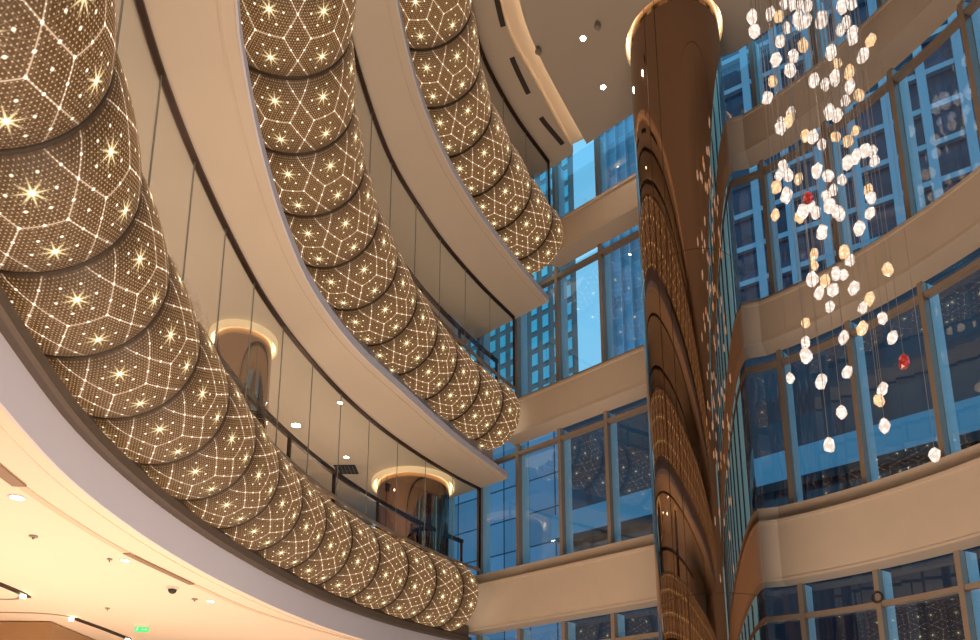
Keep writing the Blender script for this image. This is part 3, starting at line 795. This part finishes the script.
slotbar(sub(jf, (-4.7, 6.0), (-4.86, 7.11)), 0.14, 2.947, 'air_slot', 'brown air slot in the cream ceiling at the left edge', 'air vent', 'air slots in the cream ceiling', sl_m)
slotbar(sub(jf, (-4.92, 9.44), (-4.68, 11.1)), 0.09, 2.947, 'air_slot', 'long brown air slot in the cream ceiling near the camera dome', 'air vent', 'air slots in the cream ceiling', sl_m)

# racetrack slot lights at the lower left
def track(pts, dark, ends, label):
    root = thing('slot_light', (pts[0][0], pts[0][1], 2.95), label, 'slot light', 'slot lights in the cream ceiling'); L0 = Vector(root.location)
    p = smooth_curve(pts, 0.1)
    mb = MB().sweep(p, [(-0.02, 2.935), (0.02, 2.935), (0.02, 2.952), (-0.02, 2.952)]); bmesh.ops.translate(mb.bm, verts=mb.bm.verts, vec=-L0)
    mb.build('groove', M['grey']).parent = root
    q = smooth_curve(dark, 0.1)
    mb = MB().sweep(q, [(-0.06, 2.925), (0.06, 2.925), (0.06, 2.952), (-0.06, 2.952)]); bmesh.ops.translate(mb.bm, verts=mb.bm.verts, vec=-L0)
    mb.build('track', M['black']).parent = root
    for e in ends:
        mb = MB().cyl((e[0], e[1], 2.90), 0.045, 0.05, 16); bmesh.ops.translate(mb.bm, verts=mb.bm.verts, vec=-L0)
        mb.build('spot', M['led']).parent = root
track([(-7.95, 11.95), (-8.10, 12.10), (-8.5, 12.12), (-9.4, 12.05)], [(-7.85, 9.6), (-7.72, 10.8), (-7.74, 11.6), (-7.82, 11.95)], [(-7.76, 11.75)], 'black slot light with one lit spot at the left edge of the cream ceiling')
track([(-9.6, 13.1), (-9.07, 13.14), (-8.4, 13.22), (-8.08, 13.4), (-7.99, 13.6)], [(-7.98, 13.62), (-7.95, 14.7), (-7.97, 15.8)], [(-7.99, 13.58), (-7.97, 15.75)], 'black slot light with two lit spots above the brown wall')

# dome camera
cam_ = thing('dome_camera', (-5.09, 11.31, 2.95), 'small dark dome camera under the cream ceiling', 'security camera')
MB().cyl((0, 0, -0.02), 0.085, 0.04, 28).build('mount', M['white']).parent = cam_
mb = MB(); bmesh.ops.create_uvsphere(mb.bm, u_segments=20, v_segments=12, radius=0.065, matrix=Matrix.Translation((0, 0, -0.05)))
mb.build('dome', M['black'], smooth=True).parent = cam_
# exit sign
ex = thing('exit_sign', (-7.0, 14.35, 2.95), 'small green lit exit sign hanging under the cream ceiling', 'exit sign')
MB().box((0, 0, -0.09), (0.26, 0.03, 0.10), R(15)).build('panel', M['green']).parent = ex
MB().box((0.0, 0, -0.02), (0.30, 0.05, 0.04), R(15)).build('mount', M['white']).parent = ex
# pale running figure and arrow on the sign
SW = emission('sign_white', (0.8, 1, 0.8), 1.4, 'NONE')
def on_sign(boxes, name):
    m = MB()
    for (x, z, w_, h_) in boxes: m.box((x * math.cos(R(15)) + 0.017 * math.sin(R(15)), x * math.sin(R(15)) - 0.017 * math.cos(R(15)), z), (w_, 0.004, h_), R(15))
    o = m.build(name, SW); o.parent = ex
on_sign([(-0.075, -0.065, 0.018, 0.022), (-0.078, -0.087, 0.016, 0.03), (-0.090, -0.107, 0.034, 0.010)], 'running_figure')
on_sign([(0.04, -0.09, 0.09, 0.012), (0.085, -0.09, 0.014, 0.03)], 'arrow')
# sprinkler and detector discs
for (x, y, z, r, l) in [(-5.75, 8.75, 2.95, 0.05, 'tiny sprinkler plate in the cream ceiling between the two nearer downlights'), (-5.3, 9.75, 2.95, 0.035, 'small grey disc beside the slot downlight'),
                        (-5.05, 12.1, 2.95, 0.05, 'small beige detector beside the far downlight'), (-6.9, 12.8, 2.95, 0.04, 'small disc above the black slot light in the cream ceiling')]:
    d_ = thing('sprinkler', (x, y, z), l, 'sprinkler', 'small discs in the cream ceiling')
    MB().cyl((0, 0, -0.01), r, 0.02, 20).build('plate', M['grey']).parent = d_
    MB().cyl((0, 0, -0.035), r * 0.3, 0.03, 12).build('head', M['grey']).parent = d_
# projector brackets on the upper ceiling
for (x, y, l) in [(2.42, 13.28, 'small grey speaker bracket on the upper ceiling beside the nearer downlight'), (1.12, 13.86, 'small grey bracket on the edge of the lit cove')]:
    b_ = thing('ceiling_bracket', (x, y, CEIL), l, 'bracket', 'small brackets on the upper ceiling')
    MB().box((0, 0, -0.04), (0.035, 0.035, 0.08)).build('stem', M['grey']).parent = b_
    MB().box((0.01, 0, -0.13), (0.13, 0.10, 0.11), 0.5).build('head', M['grey'], bevel=0.01).parent = b_
# square grille in the corridor ceiling
g_ = thing('ceiling_grille', (-3.75, 17.75, 7.8), 'dark square grille in the corridor ceiling behind the lowest glass', 'air vent')
MB().box((0, 0, -0.012), (0.55, 0.55, 0.02)).build('plate', M['black']).parent = g_
for i in range(5): MB().box((-0.2 + i * 0.1, 0, -0.027), (0.012, 0.5, 0.012)).build('slat', M['grey']).parent = g_

# ------------------------------------------------------------------ outside: towers at dusk
def tower(name, label, base, rz, w, d, h, bodymat, zb=-20, details=None, skew=0.0):
    root = thing(name, (base[0], base[1], zb), label, 'building', None, rz=rz)
    MB().prism([(0, 0), (w, 0), (w + skew, d), (skew, d)], 0, h).build('body', bodymat).parent = root
    if details: details(root, w, d, h)
    return root
FD = Vector((0.755, -0.656))       # facade direction
def punched(root, w, d, h):
    n = 0; pane = None; sx = 2.05; sz = 3.1
    cols = int(w / sx)
    zs = [h - 3 - sz * k for k in range(int(h / sz) - 1)]
    for c in range(cols):
        x = w - 1.05 - c * sx
        for z in zs:
            if n >= 98: return
            if z < 55 and False: continue
            if pane is None:
                pane = MB().box((0, 0, 0), (1.25, 0.25, 1.9)).build('window', M['t_pane']); o = pane
            else:
                o = pane.copy(); COL.objects.link(o)
            o.parent = root; o.location = (x, -0.02, z); n += 1
# tower seen left of the open sky; D_ points from the far left to the near right, parallel to the straight facade
t1 = tower('office_tower', 'grey concrete tower with square teal windows, left of the bright sky', (-7.8, 105.0), R(-41), 26.0, 14, 128, M['t_grey'], skew=-10.5)
pane = None; rest = MB()
for c in range(12):
    for k in range(21):
        x_, z_ = 26.0 - 1.35 - c * 1.95, 120 - 2.68 * k
        if c < 4 or (c == 4 and k < 14):
            o = MB().box((0, 0, 0), (1.0, 0.25, 1.8)).build('window', M['t_pane']) if pane is None else pane.copy()
            if pane is None: pane = o
            else: COL.objects.link(o)
            o.parent = t1; o.location = (x_, -0.02, z_)
        else: rest.box((x_, -0.02, z_), (1.0, 0.25, 1.8))
o = rest.build('far_windows', M['t_pane']); o.parent = t1; o['kind'] = 'stuff'

def grid(mat, bw, vw, sx, sz, n1=40, n2=30):
    def f(root, w, d, h):
        for i in range(n1):
            z = h - 1 - i * sz
            if z < 18: break
            MB().box((w / 2, -0.25, z), (w, 0.5, bw)).build('floor_band', mat).parent = root
        for i in range(n2):
            x = vw / 2 + i * sx
            if x > w: break
            MB().box((x, -0.30, h / 2), (vw, 0.6, h)).build('pier', mat).parent = root
    return f
def band(z0, z1):
    def f(root, w, d, h): MB().box((w / 2, -0.6, (z0 + z1) / 2 + 20), (w, 1.2, z1 - z0)).build('pale_band', M['t_teal']).parent = root
    return f
tower('glass_tower', 'pale blue glass tower right of the bright sky, behind the column', (13.2, 75.0), R(-41), 10.5, 9, 130, M['t_blue'], details=grid(M['t_band'], 0.1, 0.14, 1.3, 3.2, 0))
tower('gridded_tower', 'dark blue tower with a pale grid of bands behind the right windows', (24.5, 66.0), R(-31), 60, 18, 128, M['t_navy'], details=grid(M['t_band'], 0.55, 0.75, 3.05, 3.9))
tower('low_block', 'blue curtain-walled block with thin dark grid, low in the far left windows', (-22.0, 81.5), R(-41), 37.3, 10, 51.5, M['t_low'])
tower('long_block', 'dark block with a pale blue band, low behind windows either side of the column', (4.8, 46.2), R(-41), 42, 9, 45.4, M['t_dark'], details=band(15.0, 16.6))
struct(MB().box((0, 80, -20.5), (400, 300, 1)).build('ground', M['ground']))

# ------------------------------------------------------------------ world
w = bpy.data.worlds.new('dusk'); scene.world = w; w.use_nodes = True
nt = w.node_tree; nt.nodes.clear()
out = nt.nodes.new('ShaderNodeOutputWorld'); bg = nt.nodes.new('ShaderNodeBackground')
tc = nt.nodes.new('ShaderNodeTexCoord'); sp = nt.nodes.new('ShaderNodeSeparateXYZ'); nt.links.new(tc.outputs['Generated'], sp.inputs[0])
cr = nt.nodes.new('ShaderNodeValToRGB')
e = cr.color_ramp.elements
e[0].position = 0.0; e[0].color = (0.27, 0.50, 0.66, 1)
e[1].position = 1.0; e[1].color = (0.10, 0.37, 0.58, 1)
m_ = e.new(0.55); m_.color = (0.22, 0.53, 0.75, 1)
nt.links.new(sp.outputs[2], cr.inputs[0]); nt.links.new(cr.outputs[0], bg.inputs[0]); bg.inputs[1].default_value = 1.3
nt.links.new(bg.outputs[0], out.inputs[0])

# ------------------------------------------------------------------ lights: added fills and the ceiling spots
def area(name, loc, size, power, col, rot=(0, 0, 0), sy=None, spread=180):
    l = bpy.data.lights.new(name, 'AREA'); l.energy = power; l.color = col; l.size = size
    if sy: l.shape = 'RECTANGLE'; l.size_y = sy
    l.spread = R(spread)
    o = bpy.data.objects.new(name, l); COL.objects.link(o); o.location = loc; o.rotation_euler = rot; return o
WARM = (1.0, 0.74, 0.54)
# fill lights added just above the lobby floor to brighten the ceilings from below
area('lobby_fill', (-7.0, 10.0, -1.50), 3.0, 420, WARM, (PI, 0, 0), 9.0)
area('lobby_fill', (-4.0, 17.0, -1.50), 3.0, 120, WARM, (PI, 0, 0), 3.0)
area('lobby_fill', (1.5, 8.0, -1.50), 5.0, 900, WARM, (PI, 0, 0), 8.0)
# corridor fills and ceiling spots
def spot(name, loc, power, col, ang=120, blend=1.0, rot=(0, 0, 0), rad=0.06):
    l = bpy.data.lights.new(name, 'SPOT'); l.energy = power; l.color = col; l.spot_size = R(ang); l.spot_blend = blend; l.shadow_soft_size = rad
    o = bpy.data.objects.new(name, l); COL.objects.link(o); o.location = loc; o.rotation_euler = rot; return o
def pt(name, loc, power, col, rad=0.15):
    l = bpy.data.lights.new(name, 'POINT'); l.energy = power; l.color = col; l.shadow_soft_size = rad
    o = bpy.data.objects.new(name, l); COL.objects.link(o); o.location = loc; return o
for k, z, pw in (('A', 7.55, 50), ('B', 12.3, 22), ('C', 16.45, 14)):
    g = offset(GLS[k], 1.9); S = arclen(g)
    for i in range(5):
        q = at(g, S, S[-1] - 2.2 - i * 2.9)
        if q[1] > wally(q[0]) - 0.8: continue
        area('corridor_fill', (q[0], q[1], FLO[k] + 0.03), 1.0, pw * 0.55, WARM, (PI, 0, 0), 0.6)  # upward fill added to brighten the corridor, no fitting stands here
spot('ceiling_spot', (2.15, 13.65, CEIL - 0.05), 120, WARM)
spot('ceiling_spot', (2.80, 14.87, CEIL - 0.05), 120, WARM)

# ------------------------------------------------------------------ camera
cd = bpy.data.cameras.new('camera'); cam = bpy.data.objects.new('camera', cd); COL.objects.link(cam)
cd.sensor_fit = 'HORIZONTAL'; cd.sensor_width = 36; cd.lens = 728.0 / 980 * 36
cd.shift_y = 300.0 / 980; cd.clip_end = 600; cd.clip_start = 0.05
cam.rotation_euler = (PI / 2 + TH_, 0, 0)
scene.camera = cam
vs = scene.view_settings; vs.view_transform = 'Standard'; vs.look = 'None'; vs.gamma = 1; vs.use_curve_mapping = False; vs.exposure = 0.08
scene.cycles.use_denoising = True
scene.cycles.max_bounces = 8; scene.cycles.transparent_max_bounces = 16
scene.cycles.sample_clamp_indirect = 6
scene.cycles.caustics_reflective = False; scene.cycles.caustics_refractive = False
